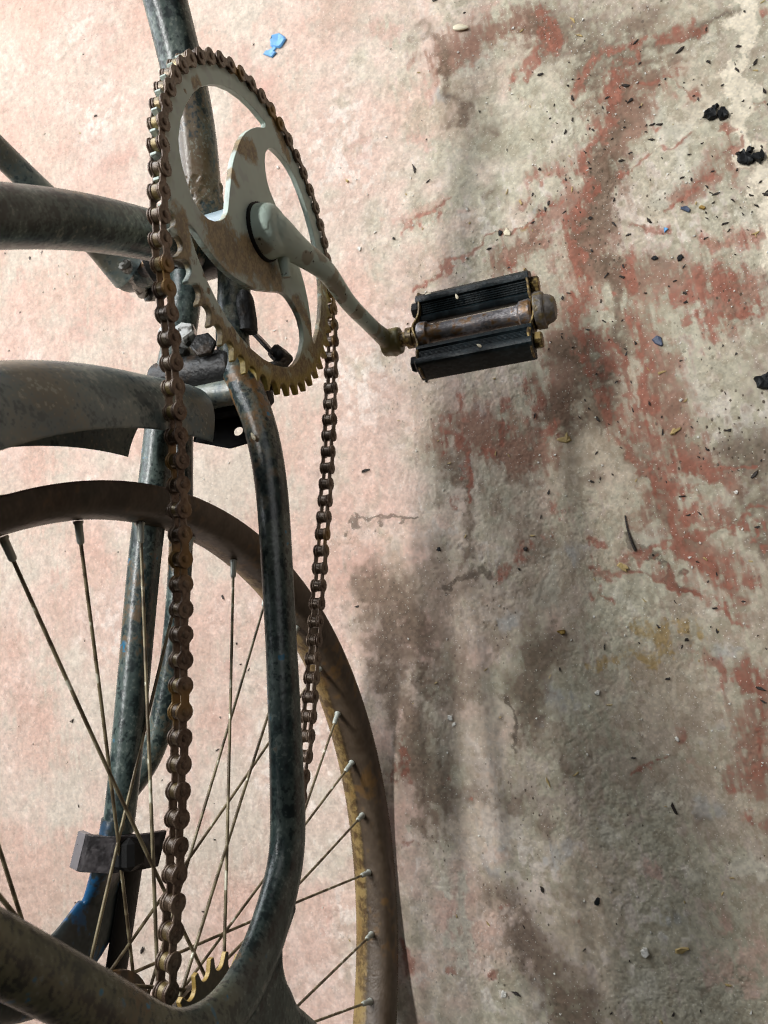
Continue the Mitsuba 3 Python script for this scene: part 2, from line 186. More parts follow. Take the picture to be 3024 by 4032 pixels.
def mark(x, y, kind):
    acc = mi.Float(-9.)
    for x1, y1, x2, y2, w, s in MARKS[kind]:
        x1, y1, x2, y2, w = (v * .001 for v in (x1, y1, x2, y2, max(w, 3)))
        ex, ey = x2 - x1, y2 - y1
        px, py = x - x1, y - y1
        if ex * ex + ey * ey > 1e-9:
            t = dr.clip((px * ex + py * ey) / (ex * ex + ey * ey), 0, 1)
            px, py = px - ex * t, py - ey * t
        acc = dr.maximum(acc, s - dr.sqrt(px * px + py * py) / w)
    return acc
def c_floor(p, n, uv):
    x, y = p.x, p.y
    big, mid, sml, fine = fbm(x * 9., y * 9., 1., 3), fbm(x * 42., y * 42., 2., 3), fbm(x * 150., y * 150., 3., 3), noise(x * 750., y * 750., 4.)
    mid2, gr = fbm(x * 42., y * 42., 12., 3), noise(x * 380., y * 380., 6.)
    brush = fbm(x * 50. + y * 20., y * 300. - x * 35., 5., 3)
    wx, wy = x + .030 * (mid - .5) + .010 * (sml - .5), y + .030 * (mid2 - .5) + .010 * (fbm(x * 150., y * 150., 13., 2) - .5)
    e = 1.1 * (sml - .5) + .9 * (mid - .5) + 1.0 * (brush - .5) + .35 * (fine - .5)
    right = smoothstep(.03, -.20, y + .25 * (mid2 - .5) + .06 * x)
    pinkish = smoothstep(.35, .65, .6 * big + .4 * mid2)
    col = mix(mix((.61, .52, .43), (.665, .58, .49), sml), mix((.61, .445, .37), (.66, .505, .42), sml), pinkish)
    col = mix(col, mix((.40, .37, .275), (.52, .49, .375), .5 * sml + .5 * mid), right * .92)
    col = mix(col, (.72, .67, .61), smoothstep(.53, .64, .35 * big + .4 * sml + .25 * brush) * .5)
    col = mix(col, (.585, .36, .285), smoothstep(.42, .66, .62 * fbm(x * 12., y * 12., 21., 3) + .20 * sml + .18 * brush) * (.6 - .4 * right))
    col = mix(col, (.37, .30, .235), smoothstep(.50, .66, .5 * fbm(x * 13., y * 13., 41., 3) + .3 * sml + .2 * brush) * (.25 + .45 * right))
    e2 = 1.5 * (sml - .5) + 1.2 * (mid - .5) + .35 * (brush - .5) + .4 * (fine - .5)
    fl = .55 * fbm(x * 170. + 1.0 * (mid - .5), y * 200. + 1.0 * (mid2 - .5), 61., 3) + .30 * mid2 + .15 * big
    col = mix(col, col * 1.16 + .03, smoothstep(.53, .60, fl) * (.28 + .30 * right))
    col = mix(col, col * mi.Color3f(.78, .72, .68), smoothstep(.47, .41, fl) * (.22 + .30 * right))
    def on(kind, lo, hi, k=1.): return smoothstep(lo, hi, mark(wx, wy, kind) + k * (e2 if kind in 'BVL' else e))
    col = mix(col, mix((.48, .45, .36), (.62, .575, .47), sml), on('P', .0, .7) * .75)
    col = mix(col, mix((.34, .35, .34), (.46, .46, .44), sml), on('G', .0, .9) * .6)
    col = mix(col, (.54, .33, .27), on('K', -.1, .9) * .5)
    col = mix(col, mix((.17, .072, .047), (.36, .205, .15), .4 * sml + .6 * brush), on('W', -.40, .85, 1.3) * .85)
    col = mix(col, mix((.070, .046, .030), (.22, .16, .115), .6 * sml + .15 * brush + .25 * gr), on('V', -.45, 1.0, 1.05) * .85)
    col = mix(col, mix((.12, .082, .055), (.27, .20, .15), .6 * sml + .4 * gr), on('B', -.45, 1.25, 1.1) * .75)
    col = mix(col, (.10, .075, .055), on('L', -.2, .6, .8) * .7)
    col = mix(col, (.74, .66, .52), on('C', -.1, .6, .8) * .9)
    col = mix(col, (.33, .22, .07), on('O', .0, .9, 1.4) * .65)
    red = on('R', -.25, 1.0, 1.4)
    col = mix(col, mix((.19, .055, .036), (.37, .15, .105), .6 * sml + .4 * brush), red * (.46 + .42 * brush))
    far = smoothstep(-.40, -.46, y)
    col = mix(col, (.40, .16, .12), far * smoothstep(.48, .56, fbm(x * 10., y * 10., 31., 4)) * .8)
    d1, _, r1 = voronoi(x * 150. + .8 * mid, y * 210. + .8 * mid2)
    d2, _, r2 = voronoi(x * 330., y * 330. + 7.)
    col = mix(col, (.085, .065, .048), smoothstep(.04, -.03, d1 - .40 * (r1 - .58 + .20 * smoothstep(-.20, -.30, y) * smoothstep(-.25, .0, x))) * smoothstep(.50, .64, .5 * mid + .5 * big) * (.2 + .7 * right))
    col = mix(col, (.80, .77, .71), smoothstep(.05, -.04, d2 - .36 * (r2 - .62)) * .7)
    grain = .55 * fine + .45 * gr
    return col * (.80 + .40 * grain) * (.86 + .28 * sml)
def b_floor(p, n, uv):
    x, y = p.x, p.y
    rough = .35 + .65 * smoothstep(.35, .65, fbm(x * 22., y * 22., 51., 2))
    return (.9 * fbm(x * 110. + y * 40., y * 150., 1., 2) + rough * .9 * fbm(x * 430., y * 430., 2., 2)) 
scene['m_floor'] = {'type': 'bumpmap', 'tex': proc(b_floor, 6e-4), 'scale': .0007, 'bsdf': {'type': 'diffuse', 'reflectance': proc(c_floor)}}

# ------------------------------------------------------------------ mesh helpers
def nrm(v): return v / np.maximum(np.linalg.norm(v, axis=-1, keepdims=True), 1e-12)
def spline(pts, n):
    pts = np.asarray(pts, float)
    from scipy.interpolate import CubicSpline, PchipInterpolator
    t = np.r_[0, np.cumsum(np.linalg.norm(np.diff(pts[:, :3], axis=0), axis=1))]
    s = np.linspace(0, t[-1], n)
    return np.c_[CubicSpline(t, pts[:, :3])(s), PchipInterpolator(t, pts[:, 3:])(s)] if pts.shape[1] > 3 else CubicSpline(t, pts)(s)
def tube(pts, ra, rb=None, sides=28, ref=(0, 1, 0), cap=True):
    """A tube along pts; half axes ra along the direction nearest to ref and rb across it."""
    p = np.asarray(pts, float)
    ra = np.broadcast_to(np.asarray(ra, float), len(p)); rb = ra if rb is None else np.broadcast_to(np.asarray(rb, float), len(p))
    t = nrm(np.gradient(p, axis=0))
    a = nrm(np.array(ref, float) - t * (t @ np.array(ref, float))[:, None]); b = np.cross(t, a)
    th = np.linspace(0, 2 * np.pi, sides, endpoint=False)
    v = p[:, None] + ra[:, None, None] * np.cos(th)[None, :, None] * a[:, None] + rb[:, None, None] * np.sin(th)[None, :, None] * b[:, None]
    i, j = np.meshgrid(np.arange(len(p) - 1), np.arange(sides), indexing='ij')
    q = np.stack([i * sides + j, i * sides + (j + 1) % sides, (i + 1) * sides + (j + 1) % sides, (i + 1) * sides + j], -1).reshape(-1, 4)
    f = np.vstack([q[:, [0, 1, 2]], q[:, [0, 2, 3]]]); v = v.reshape(-1, 3)
    if cap:
        n = len(v); v = np.vstack([v, p[0], p[-1]]); k = np.arange(sides)
        f = np.vstack([f, np.stack([(k + 1) % sides, k, k * 0 + n], 1), np.stack([n - sides + k, n - sides + (k + 1) % sides, k * 0 + n + 1], 1)])
    return trimesh.Trimesh(v, f, process=False)
def lathe(prof, centre, axis=(0, 1, 0), sides=32, closed=False):
    """prof: (along, radius) pairs, turned about the axis through centre."""
    pr = np.asarray(prof, float); ax = nrm(np.array(axis, float)); u = nrm(np.cross(ax, [0.3, 0.1, 0.9])); w = np.cross(ax, u)
    th = np.linspace(0, 2 * np.pi, sides, endpoint=False)
    v = np.array(centre, float) + pr[:, None, 0, None] * ax + pr[:, None, 1, None] * (np.cos(th)[None, :, None] * u + np.sin(th)[None, :, None] * w)
    m = len(pr) if closed else len(pr) - 1
    i, j = np.meshgrid(np.arange(m), np.arange(sides), indexing='ij'); i2 = (i + 1) % len(pr)
    q = np.stack([i * sides + j, i2 * sides + j, i2 * sides + (j + 1) % sides, i * sides + (j + 1) % sides], -1).reshape(-1, 4)
    return trimesh.Trimesh(v.reshape(-1, 3), np.vstack([q[:, [0, 1, 2]], q[:, [0, 2, 3]]]), process=False)
def plate(poly, y0, y1, bevel=.0004, steps=1):
    """A polygon in (x, z) as a plate from y0 (seen side) to y1 with rounded edges."""
    rings = []
    for k in range(steps + 1):
        a = k / steps * np.pi / 2
        rings.append((bevel * (1 - np.sin(a)), y0 + (bevel * (1 - np.cos(a)) if y1 > y0 else -bevel * (1 - np.cos(a)))))
    loops = [np.array(r.coords)[:-1] for r in [poly.exterior, *poly.interiors]]
    loops = [l if Polygon(l).exterior.is_ccw == (i == 0) else l[::-1] for i, l in enumerate(loops)]
    ns = []
    for l in loops:
        e = nrm(np.roll(l, -1, 0) - l); n1 = np.c_[e[:, 1], -e[:, 0]]; n0 = np.roll(n1, 1, 0)
        m = nrm(n0 + n1); ns.append(m / np.clip((m * n1).sum(1), .5, 1)[:, None])
    L, Nn = np.vstack(loops), np.vstack(ns)
    layers = [np.c_[L[:, 0] - o * Nn[:, 0], np.full(len(L), y), L[:, 1] - o * Nn[:, 1]] for o, y in rings]
    mid = (y0 + y1) / 2
    layers = layers[::1] + [np.c_[q[:, 0], 2 * mid - q[:, 1], q[:, 2]] for q in layers[::-1]]
    nL, V, F = len(L), np.vstack(layers), []
    st = np.r_[0, np.cumsum([len(l) for l in loops])]
    for a in range(len(layers) - 1):
        for s, e in zip(st[:-1], st[1:]):
            k = np.arange(s, e); k2 = np.r_[k[1:], s]
            F += [np.stack([a * nL + k, a * nL + k2, (a + 1) * nL + k2], 1), np.stack([a * nL + k, (a + 1) * nL + k2, (a + 1) * nL + k], 1)]
    import mapbox_earcut as ear
    tri = ear.triangulate_float64(layers[0][:, [0, 2]].astype(np.float64), st[1:].astype(np.uint32)).reshape(-1, 3)
    F += [tri, tri[:, ::-1] + (len(layers) - 1) * nL]
    m = trimesh.Trimesh(V, np.vstack(F), process=False)
    trimesh.repair.fix_normals(m)
    return m
def box(c, s, R=None, bevel=.0008):
    s = np.array(s, float); pts = np.array([[x, y, z] for x in (-1, 1) for y in (-1, 1) for z in (-1, 1)], float)
    h = np.vstack([pts * (s / 2 - bevel * np.array(k)) for k in ((0, 1, 1), (1, 0, 1), (1, 1, 0))])
    if R is not None: h = h @ np.asarray(R).T
    return trimesh.convex.convex_hull(h + np.array(c, float))
def hexnut(c, r, h, axis=(0, 1, 0)):
    m = lathe([(0, 0), (0, r * .88), (h * .12, r), (h * .85, r), (h, r * .86), (h, 0)], c, axis, 6)
    return m
def cat(*ms):
    for m in ms:
        if m.volume < 0: m.invert()
    return trimesh.util.concatenate(list(ms))
def solid(m): return m3.Manifold(m3.Mesh(np.asarray(m.vertices, np.float32), np.asarray(m.faces, np.uint32)))
def union_smooth(ms, edge=.0012, it=14):
    """Union of overlapping solids, remeshed and smoothed so that they flow into each other."""
    tot = None
    for m in ms:
        if isinstance(m, m3.Manifold): tot = m if tot is None else tot + m; continue
        m = trimesh.Trimesh(m.vertices, m.faces); m.merge_vertices(); m.update_faces(m.nondegenerate_faces()); trimesh.repair.fix_normals(m)
        if m.volume < 0: m.invert()
        s = solid(m); tot = s if tot is None else tot + s
    o = tot.refine_to_length(edge).to_mesh()
    r = trimesh.Trimesh(o.vert_properties[:, :3], o.tri_verts); r.merge_vertices()
    return trimesh.smoothing.filter_taubin(r, .5, .53, it)
def terraced(poly, y, half, r, n=9):
    """A plate with round edges in the plane y, as a stack of solids to be joined and smoothed."""
    out = []
    for k in range(n):
        a = (k + .5) / n * math.pi / 2
        q = poly.buffer(-r * (1 - math.cos(a))); hh = half - r * (1 - math.sin(a))
        for gpoly in getattr(q, 'geoms', [q]):
            s = m3.CrossSection([np.array(gpoly.exterior.coords)[:-1]], m3.FillRule.NonZero).extrude(2 * hh)
            out.append(s.rotate([90, 0, 0]).translate([0, y + hh, 0]))
    return out
def rot2(p, a): c, s = math.cos(a), math.sin(a); return np.asarray(p) @ np.array([[c, s], [-s, c]])
used = {}
def key(name):
    n = used.get(name, 0); used[name] = n + 1
    return name if n == 0 else f'{name}_{n:03d}'
def part(name, mesh, mat, smooth=35, label=None):
    k = key(name)
    if mesh.volume < 0: mesh.invert()
    scene[k] = mikit.ply(mesh, mat, smooth=smooth)
    if label: labels[k] = {'label': label}
    return k
def thing(name, mesh, mat, label, cat_, smooth=False, group=None, kind=None):
    k = key(name)
    if mesh.volume < 0: mesh.invert()
    scene[k] = mikit.ply(mesh, mat, smooth=smooth)
    labels[k] = {'label': label}
    if cat_: labels[k]['category'] = cat_
    if group: labels[k]['group'] = group
    if kind: labels[k]['kind'] = kind
    return k

# ------------------------------------------------------------------ the floor
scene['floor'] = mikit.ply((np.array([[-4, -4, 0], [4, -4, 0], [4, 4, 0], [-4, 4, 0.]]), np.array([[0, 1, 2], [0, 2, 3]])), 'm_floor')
labels['floor'] = {'label': 'worn cement floor with red paint remnants, dirt stains and a painted-in shadow', 'kind': 'structure'}

# ------------------------------------------------------------------ the bicycle: x forward, y to its left, bottom bracket at (0, 0, BZ)
BZ = .2591
HUB = np.array([-.4656, .0153, .2988])
COG = np.array([-.4628, -.0213, .3023])
labels['bicycle'] = {'label': 'old rusty bicycle with bare rear rim, worn grey paint and sagging chain', 'category': 'bicycle'}
B = 'bicycle__'
# frame tubes
def noisy(m, amp, s, seed=0):
    n = m.vertex_normals; m.vertices = m.vertices + n * (amp * (meshkit.fbm(m.vertices * s, 3, seed) - .5))[:, None]; return m
d = nrm(np.array([.1565, 0, .2967 - .2583 + .0]) - np.array([.0, 0, 0]))
dt = np.array([[-.002, 0, .2575], [.047, 0, .2583 + .0035], [.093, 0, .2685], [.130, 0, .2815], [.1565, 0, .2935], [.32, 0, .367]])
part(B + 'down_tube', tube(spline(dt, 40), .0143, sides=40), 'm_paint')
part(B + 'weld_lug', noisy(tube(np.linspace([.012, 0, .2585], [.044, 0, .2628], 40), .0152, sides=90), .0034, 300, 3), 'm_paint', 30, 'rough lumpy weld at the foot of the tube')
stube = np.array([[-.003, 0, .268], [-.0178, 0, .3153], [-.0405, 0, .377], [-.06, 0, .4187], [-.12, 0, .56]])
part(B + 'seat_tube', tube(spline(stube, 40), np.r_[np.full(40, .0146)], sides=40), 'm_paint')
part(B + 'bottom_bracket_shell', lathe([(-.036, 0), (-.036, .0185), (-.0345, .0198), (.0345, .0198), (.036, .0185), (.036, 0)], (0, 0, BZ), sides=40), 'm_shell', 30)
part(B + 'bottom_bracket_axle', lathe([(-.052, 0), (-.052, .0075), (.072, .0075), (.072, 0)], (0, 0, BZ), sides=24), 'm_steel', 30)
cs = np.array([[-.012, -.0225, .2601, .0105, .0105], [-.052, -.0240, .2635, .0105, .0105], [-.0852, -.0262, .2663, .0105, .0105], [-.1154, -.0385, .2689, .0102, .0102], [-.1554, -.0500, .2723, .0096, .0098], [-.2115, -.0558, .2771, .0090, .0094],
               [-.2638, -.0591, .2816, .0086, .0092], [-.3129, -.0615, .2856, .0086, .0094], [-.345, -.0615, .2862, .0086, .0104], [-.372, -.0605, .2885, .0082, .0115], [-.391, -.0600, .2995, .0078, .0125], [-.408, -.0600, .317, .0076, .0130], [-.419, -.06, .340, .0076, .0125], [-.4195, -.06, .366, .0076, .0118],
               [-.411, -.0598, .388, .0080, .0112], [-.393, -.0595, .411, .0086, .0110], [-.3715, -.0590, .437, .0090, .0108], [-.3475, -.058, .4665, .0092, .0106], [-.30, -.050, .524, .0092, .0100], [-.20, -.025, .64, .009, .009]])
S_ = spline(cs, 150)
k1 = 62
part(B + 'chainstay', tube(S_[:k1 + 1, :3], S_[:k1 + 1, 3], S_[:k1 + 1, 4], 40), 'm_stay')
part(B + 'seatstay', tube(S_[k1:, :3], S_[k1:, 3], S_[k1:, 4], 40, cap=False), 'm_stay')
drop = [(-.385, .2925), (-.3905, .2885), (-.397, .2875), (-.4045, .2965), (-.4105, .3035), (-.4175, .303), (-.4244, .3005), (-.4407, .290), (-.4546, .274), (-.4683, .2592), (-.482, .252), (-.500, .262), (-.505, .30), (-.49, .335), (-.465, .365), (-.438, .40), (-.41, .43), (-.40, .415), (-.418, .385), (-.426, .36), (-.425, .335), (-.414, .314), (-.398, .299)]
dp = Polygon(drop).buffer(.003).buffer(-.003)
dp = Polygon([dp.exterior.interpolate(t, True).coords[0] for t in np.linspace(0, 1, 160, endpoint=False)])
lr_ = .0007 * np.sin(np.linspace(0, np.pi, 62)) ** .6 - .0004
lugt = tube(S_[40:102, :3], S_[40:102, 3] + lr_, S_[40:102, 4] + lr_, 36)
part(B + 'dropout', union_smooth([lugt, *terraced(dp, -.0604, .0068, .0054)], .0015, 60), 'm_stay', True, 'thick forged fork end covering the sprocket')
nc = np.array([[-.012, .0140, .2601, .0105], [-.047, .0150, .2631, .0105], [-.1215, .0285, .2694, .0105], [-.1488, .0309, .2718, .0104], [-.1822, .0352, .2746, .0100], [-.2140, .0380, .2773, .0098], [-.2819, .0420, .2831, .0094], [-.3369, .0458, .2878, .0090], [-.362, .0480, .2899, .0088]])
nc = spline(nc, 70)
part(B + 'chainstay', tube(nc[:, :3], nc[:, 3], sides=36), 'm_stay')
nU = np.array([[-.355, .0485, .2893, .0088, .0095], [-.376, .056, .2855, .0075, .013], [-.392, .0655, .274, .0065, .0165], [-.405, .069, .279, .006, .0185], [-.419, .070, .293, .006, .0195], [-.428, .070, .315, .006, .0185], [-.425, .070, .345, .0065, .015], [-.405, .068, .385, .008, .012], [-.36, .062, .45, .009, .0105], [-.20, .025, .64, .009, .009]])
nU[1:3, 2] += [.001, .006]
nU = spline(nU, 90)
part(B + 'seatstay', tube(nU[:, :3], nU[:, 3], nU[:, 4], 36), 'm_blue', 40, 'bright blue fork end of the far side')
part(B + 'chainstay_bridge', lathe([(0, 0), (0, .0072), (.012, .0072), (.014, .0082), (.06, .0080), (.062, 0)], (-.1055, -.037, .2680), (.0, 1, 0), 28), 'm_guard', 40)
part(B + 'weld_collar', noisy(tube(np.linspace([-.094, -.0300, .2673], [-.119, -.0400, .2693], 20), np.linspace(.0110, .0099, 20), sides=40), .0010, 400, 4), 'm_stay', 40)

# chainring: 50 teeth, three scrolled openings
N, YC = 50, -.043
RP = .0127 / 2 / math.sin(math.pi / N)
TIP0 = math.radians(.85)
def ngon(r, n, a0=0, c=(0, 0)): a = a0 + np.arange(n) * 2 * np.pi / n; return Polygon(np.c_[c[0] + r * np.cos(a), c[1] + r * np.sin(a)])
def toothed(n, tip0, rp, tip):
    body, cuts = ngon(rp + tip, 12 * n, tip0), []
    for k in range(n):
        a = tip0 + (k + .5) * 2 * np.pi / n
        cuts.append(unary_union([ngon(.0041, 20, a, (rp * np.cos(a), rp * np.sin(a))), ngon(.0067, 24, a, ((rp + .0074) * np.cos(a), (rp + .0074) * np.sin(a)))]).convex_hull)
    g = body.difference(unary_union(cuts)).buffer(-.0005).buffer(.0005)
    return g.simplify(.00006)
hole = [(0, 86.6), (9, 86.6), (18, 86.6), (27, 86.6), (36, 86.6), (45, 86.6), (54, 86.6), (63, 86.6), (72, 86.6), (81, 86.6), (89, 86.3), (94, 84.9), (99, 82.6), (104, 79.6), (110, 75.6), (114, 70.4), (116.8, 63.5), (117.2, 56.5), (115.5, 49.5), (112, 43.6), (106, 39.8), (100, 38.2), (94, 37.4), (84, 37.2), (75, 37.8), (66, 39.4), (58, 41.9), (50, 44.9), (42, 48.3), (36, 51.6), (31, 55.3), (26, 59.2), (21, 63.2), (15, 68.0), (10, 72.4), (6, 76.2), (3, 79.0), (.6, 81.4), (-.6, 83.6), (-.7, 85.6)]
ring = toothed(N, TIP0, RP, .0042)
hs = []
for k, a0 in enumerate((353., 233. + 1.2, 113. + 1.5)):
    hp = Polygon([(r * .001 * math.cos(math.radians(a0 + a)), r * .001 * math.sin(math.radians(a0 + a))) for a, r in hole]).buffer(-.0003).buffer(.0003)
    hs.append(hp.simplify(.00008))
ring = ring.difference(unary_union(hs))
cr = plate(ring, 0, .0040, .0006, 2)
cr.apply_translation([0, YC - .0017, BZ])
part(B + 'chainring', cr, 'm_ring', 40, 'pale green-grey chainring with three scrolled openings and brown rust patches')

# crank arms
ck = spline(np.array([[0, -.0470, BZ, .0150, .0152], [-.0004, -.0500, BZ - .0035, .0142, .0150], [-.0012, -.0535, BZ - .011, .0112, .0132], [-.0024, -.0562, BZ - .0215, .0090, .0112], [-.0039, -.0590, BZ - .0345, .0080, .0098], [-.0057, -.0626, BZ - .050, .0076, .0090], [-.0078, -.0628, BZ - .068, .0074, .0086], [-.0112, -.0605, BZ - .098, .0070, .0080], [-.0150, -.0618, BZ - .132, .0067, .0076], [-.0180, -.0640, BZ - .156, .0068, .0080], [-.0192, -.0658, BZ - .168, .0074, .0094]]), 70)
sl_ = np.interp(np.arange(70), [0, 14, 30, 60, 69], [1, .95, .87, .87, 1])
arm = tube(ck[:, :3], ck[:, 3] * sl_, ck[:, 4] * sl_, 32)
boss = lathe([(-.0100, 0), (-.0098, .007), (-.0085, .0125), (-.0055, .0158), (-.001, .0172), (.0035, .0176), (.0045, .0170), (.0045, 0)], (0, -.0500, BZ), sides=40)
eye = lathe([(-.0082, 0), (-.0082, .0098), (-.007, .0112), (.007, .0112), (.0082, .0098), (.0082, 0)], (-.0195, -.0680, .0885), sides=32)
tips_ = [trimesh.creation.icosphere(3, .0112) for _ in range(1)]
tips_[0].apply_scale([1, .76, 1.06]); tips_[0].apply_translation([-.0200, -.0685, .0868])
try: cm = union_smooth([arm, boss, eye, tips_[0]], .0016, 30)
except Exception as e: print('crank union', e); cm = cat(arm, boss, eye, tips_[0])
part(B + 'crank', cm, 'm_crank', True, 'pale green-grey crank arm pointing down to the pedal')
part(B + 'crank__gap_shade', lathe([(-.0011, 0), (-.0011, .0188), (.0011, .0188), (.0011, 0)], (0, -.0458, BZ), sides=40), 'm_black', 30)  # black disc added for the shaded gap between boss and chainring
part(B + 'crank__cotter_pin', lathe([(-.019, 0), (-.019, .0030), (-.004, .0042), (-.004, 0)], (-.0065, -.0520, BZ - .0125), (1, 0, .25), 16), 'm_crank', 30)
lck = spline(np.array([[0, .0600, BZ + .002, .0158, .0158], [.003, .0625, BZ + .010, .0125, .0140], [.010, .0665, BZ + .030, .0082, .0095], [.0200, .0700, BZ + .058, .0076, .0088], [.034, .0740, BZ + .094, .0072, .0082], [.062, .081, BZ + .165, .0072, .0082]]), 50)
part(B + 'crank', cat(tube(lck[:, :3], lck[:, 3], lck[:, 4], 32), lathe([(-.010, 0), (-.010, .0155), (-.007, .0168), (.007, .0168), (.010, .0155), (.010, 0)], (0.004, .0600, BZ - .002), sides=36)), 'm_guard', 40)
part(B + 'crank_001__cotter_pin', cat(lathe([(-.016, 0), (-.016, .0042), (.014, .0046), (.0155, .003), (.0155, 0)], (-.008, .056, BZ + .002), (.3, -.25, 1), 16), hexnut((-.0115, .058, BZ - .014), .0065, .005, (.3, -.25, -1))), 'm_zinc', 30)

# pedal
PX, PZ, PA = -.0195, .0885, math.radians(-13)
def pl(u, w): q = rot2([u, w], PA); return np.array([PX + q[0], PZ + q[1]])
def pedal_block(u0, w0, tilt, hw, hh):
    g = []
    def add(a, b): g.append((a, b))
    top = [(-hw, hh - .004), (-hw + .0015, hh - .001), (-hw + .0035, hh), (-hw + .0062, hh), (-hw + .0072, hh - .0022)]
    n = 5; w_ = 2 * (hw - .0076); gro = []
    for i in range(n):
        c0 = -hw + .0076 + w_ * (i + .5) / n; q = w_ / n / 2
        gro += [(c0 - q * .9, hh - .0026), (c0 - q * .45, hh - .0016), (c0 + q * .45, hh - .0016), (c0 + q * .9, hh - .0026)]
    top = top + gro + [(hw - .0072, hh - .0022), (hw - .0062, hh), (hw - .0035, hh), (hw - .0015, hh - .001), (hw, hh - .004)]
    pts = top + [(-a, -b) for a, b in top]
    pts = rot2(np.array(pts), PA + tilt) + pl(u0, w0)
    return Polygon(pts[::-1])
Y0, Y1 = -.0925, -.1865
for (u0, w0, tl, hw, hh) in ((.0255, -.0005, .58, .0120, .0105), (-.0265, 0, -.19, .0112, .0114)):
    m = plate(pedal_block(u0, w0, tl, hw, hh), Y1, Y0, .0006, 1)
    part('bicycle__pedal__rubber_block', noisy(m, .0006, 120), 'm_rubber', 35)
part('bicycle__pedal__barrel', lathe([(0, 0), (0, .0105), (.002, .0112), (.0075, .0108), (.009, .0085), (.0115, .0076), (.080, .0074), (.083, .0082), (.0845, .0104), (.092, .0112), (.094, .0100), (.094, 0)], (PX, Y0, PZ), (0, -1, 0), 36), 'm_steel', 35)
for y, bend in ((Y0, 1), (Y1, -1)):
    out = []
    for u in np.linspace(-.0395, .0395, 41):
        out.append((u, .0085 + .0035 * math.cos(u / .0395 * math.pi * 1.5) ** 2 if abs(u) < .030 else .0118 * math.sqrt(max(0, 1 - ((abs(u) - .030) / .0098) ** 2)) + .0001))
    pts = np.array(out + [(-a, -b) for a, b in out]); pts = np.array([pl(a, b) for a, b in pts])
    m = plate(Polygon(pts).buffer(0), y - .0009 * bend + .0009, y - .0009 * bend - .0009, .0004, 1)
    u = (m.vertices[:, 0] - PX) * math.cos(PA) + (m.vertices[:, 2] - PZ) * math.sin(PA)
    m = m.subdivide().subdivide()
    u = (m.vertices[:, 0] - PX) * math.cos(PA) + (m.vertices[:, 2] - PZ) * math.sin(PA)
    m.vertices[:, 1] += bend * .0045 * (np.exp(-(u / .013) ** 2) - .3) + .0008 * np.sin(u * 210)
    part('bicycle__pedal__end_plate', m, 'm_brass', 35)
    for u in (.0255, -.0265):
        q = pl(u, 0)
        part('bicycle__pedal__nut', hexnut((q[0], y + bend * .0002, q[1]), .0068, .0058 if bend > 0 else .0062, (0, bend, 0)), 'm_brass' if bend < 0 else 'm_black')
part('bicycle__pedal__dust_cap', lathe([(0, .0140), (.0010, .0146), (.0058, .0146), (.0072, .0138), (.0080, .0122), (.0088, .0118), (.0128, .0104), (.0150, .0085), (.0158, .0060), (.0160, 0)], (PX, Y1 - .0022, PZ), (0, -1, 0), 36), 'm_cap', 24)
part('bicycle__pedal__spindle', lathe([(0, 0), (0, .0060), (.006, .0060), (.0065, .0088), (.0115, .0088), (.012, .0070), (.020, .0070), (.020, 0)], (PX, -.0755, PZ), (0, -1, 0), 24), 'm_brass', 30)

# rear wheel
Rw = np.array(mi.ScalarTransform4f().rotate([0, 0, 1], 0).matrix)[:3, :3]
from scipy.spatial.transform import Rotation
Rw = Rotation.from_euler('xz', [-.0127, .0242]).as_matrix()
def wheel(m): m.vertices = m.vertices @ Rw.T + HUB; return m
W_ = 'bicycle__rear_wheel__'
prof = [(-.0165, .2988), (-.0172, .2975), (-.0168, .2920), (-.0154, .2872), (-.0130, .2836), (-.0100, .2818), (-.0060, .2806), (0, .2800), (.0060, .2806), (.0100, .2818), (.0130, .2836), (.0168, .2860), (.0194, .2905), (.0202, .2975), (.0195, .2988), (.0180, .2985), (.0172, .2930), (.0130, .2885), (.0060, .2865), (0, .2858), (-.0060, .2865), (-.0110, .2885), (-.0142, .2930), (-.0150, .2985)]
part(W_ + 'rim', wheel(lathe(prof, (0, 0, 0), (0, 1, 0), 220, True)), 'm_rim', 50, 'bare rusty rim without a tyre')
hubp = [(-.050, 0), (-.050, .0048), (-.040, .0048), (-.0395, .012), (-.0255, .0125), (-.0250, .0300), (-.0225, .0305), (-.0195, .030), (-.0185, .018), (-.012, .0145), (.012, .0145), (.028, .018), (.0305, .0315), (.0335, .032), (.0362, .0315), (.037, .012), (.048, .011), (.049, .0048), (.058, .0048), (.058, 0)]
part(W_ + 'hub', wheel(lathe(hubp, (0, 0, 0), (0, 1, 0), 40)), 'm_rim', 30)
pat = {2: (-1, -1), 1: (1, -1), 0: (-1, 1), 3: (1, 1)}
def rimpt(deg, r, y): a = math.radians(deg); return Rw @ np.array([r * math.cos(a), y, r * math.sin(a)]) + HUB
for i in range(36):
    s, dr_ = pat[i % 4]
    fr, yo, off = (.0265, .0224, 69.6) if s < 0 else (.0276, .0337, 63.8)
    a, b = rimpt(10 * i, .2795, 0), rimpt(10 * i + dr_ * off, fr, s * yo)
    dv = nrm(b - a); t = np.linspace(0, 1, 24)[:, None]
    bow = np.cross(dv, [0, 1, 0]) * (.0012 * math.sin(i * 2.3)) * (np.sin(np.pi * t))
    part(W_ + 'spoke', tube(a + (b - a) * (.03 + .97 * t) + bow, .00098, sides=10), 'm_spoke', 40)
    part(W_ + 'nipple', lathe([(0, 0), (0, .0027), (.0012, .0026), (.0018, .0021), (.0108, .0020), (.0120, .0017), (.0126, .0010), (.0126, 0)], a, dv, 14), 'm_nipple', 40)
cog = toothed(20, -.6374, .0127 / 2 / math.sin(math.pi / 20), .0036).difference(ngon(.012, 40))
cg = plate(cog, 0, .0030, .0004, 1); cg.apply_translation([COG[0], COG[1] - .0015, COG[2]])
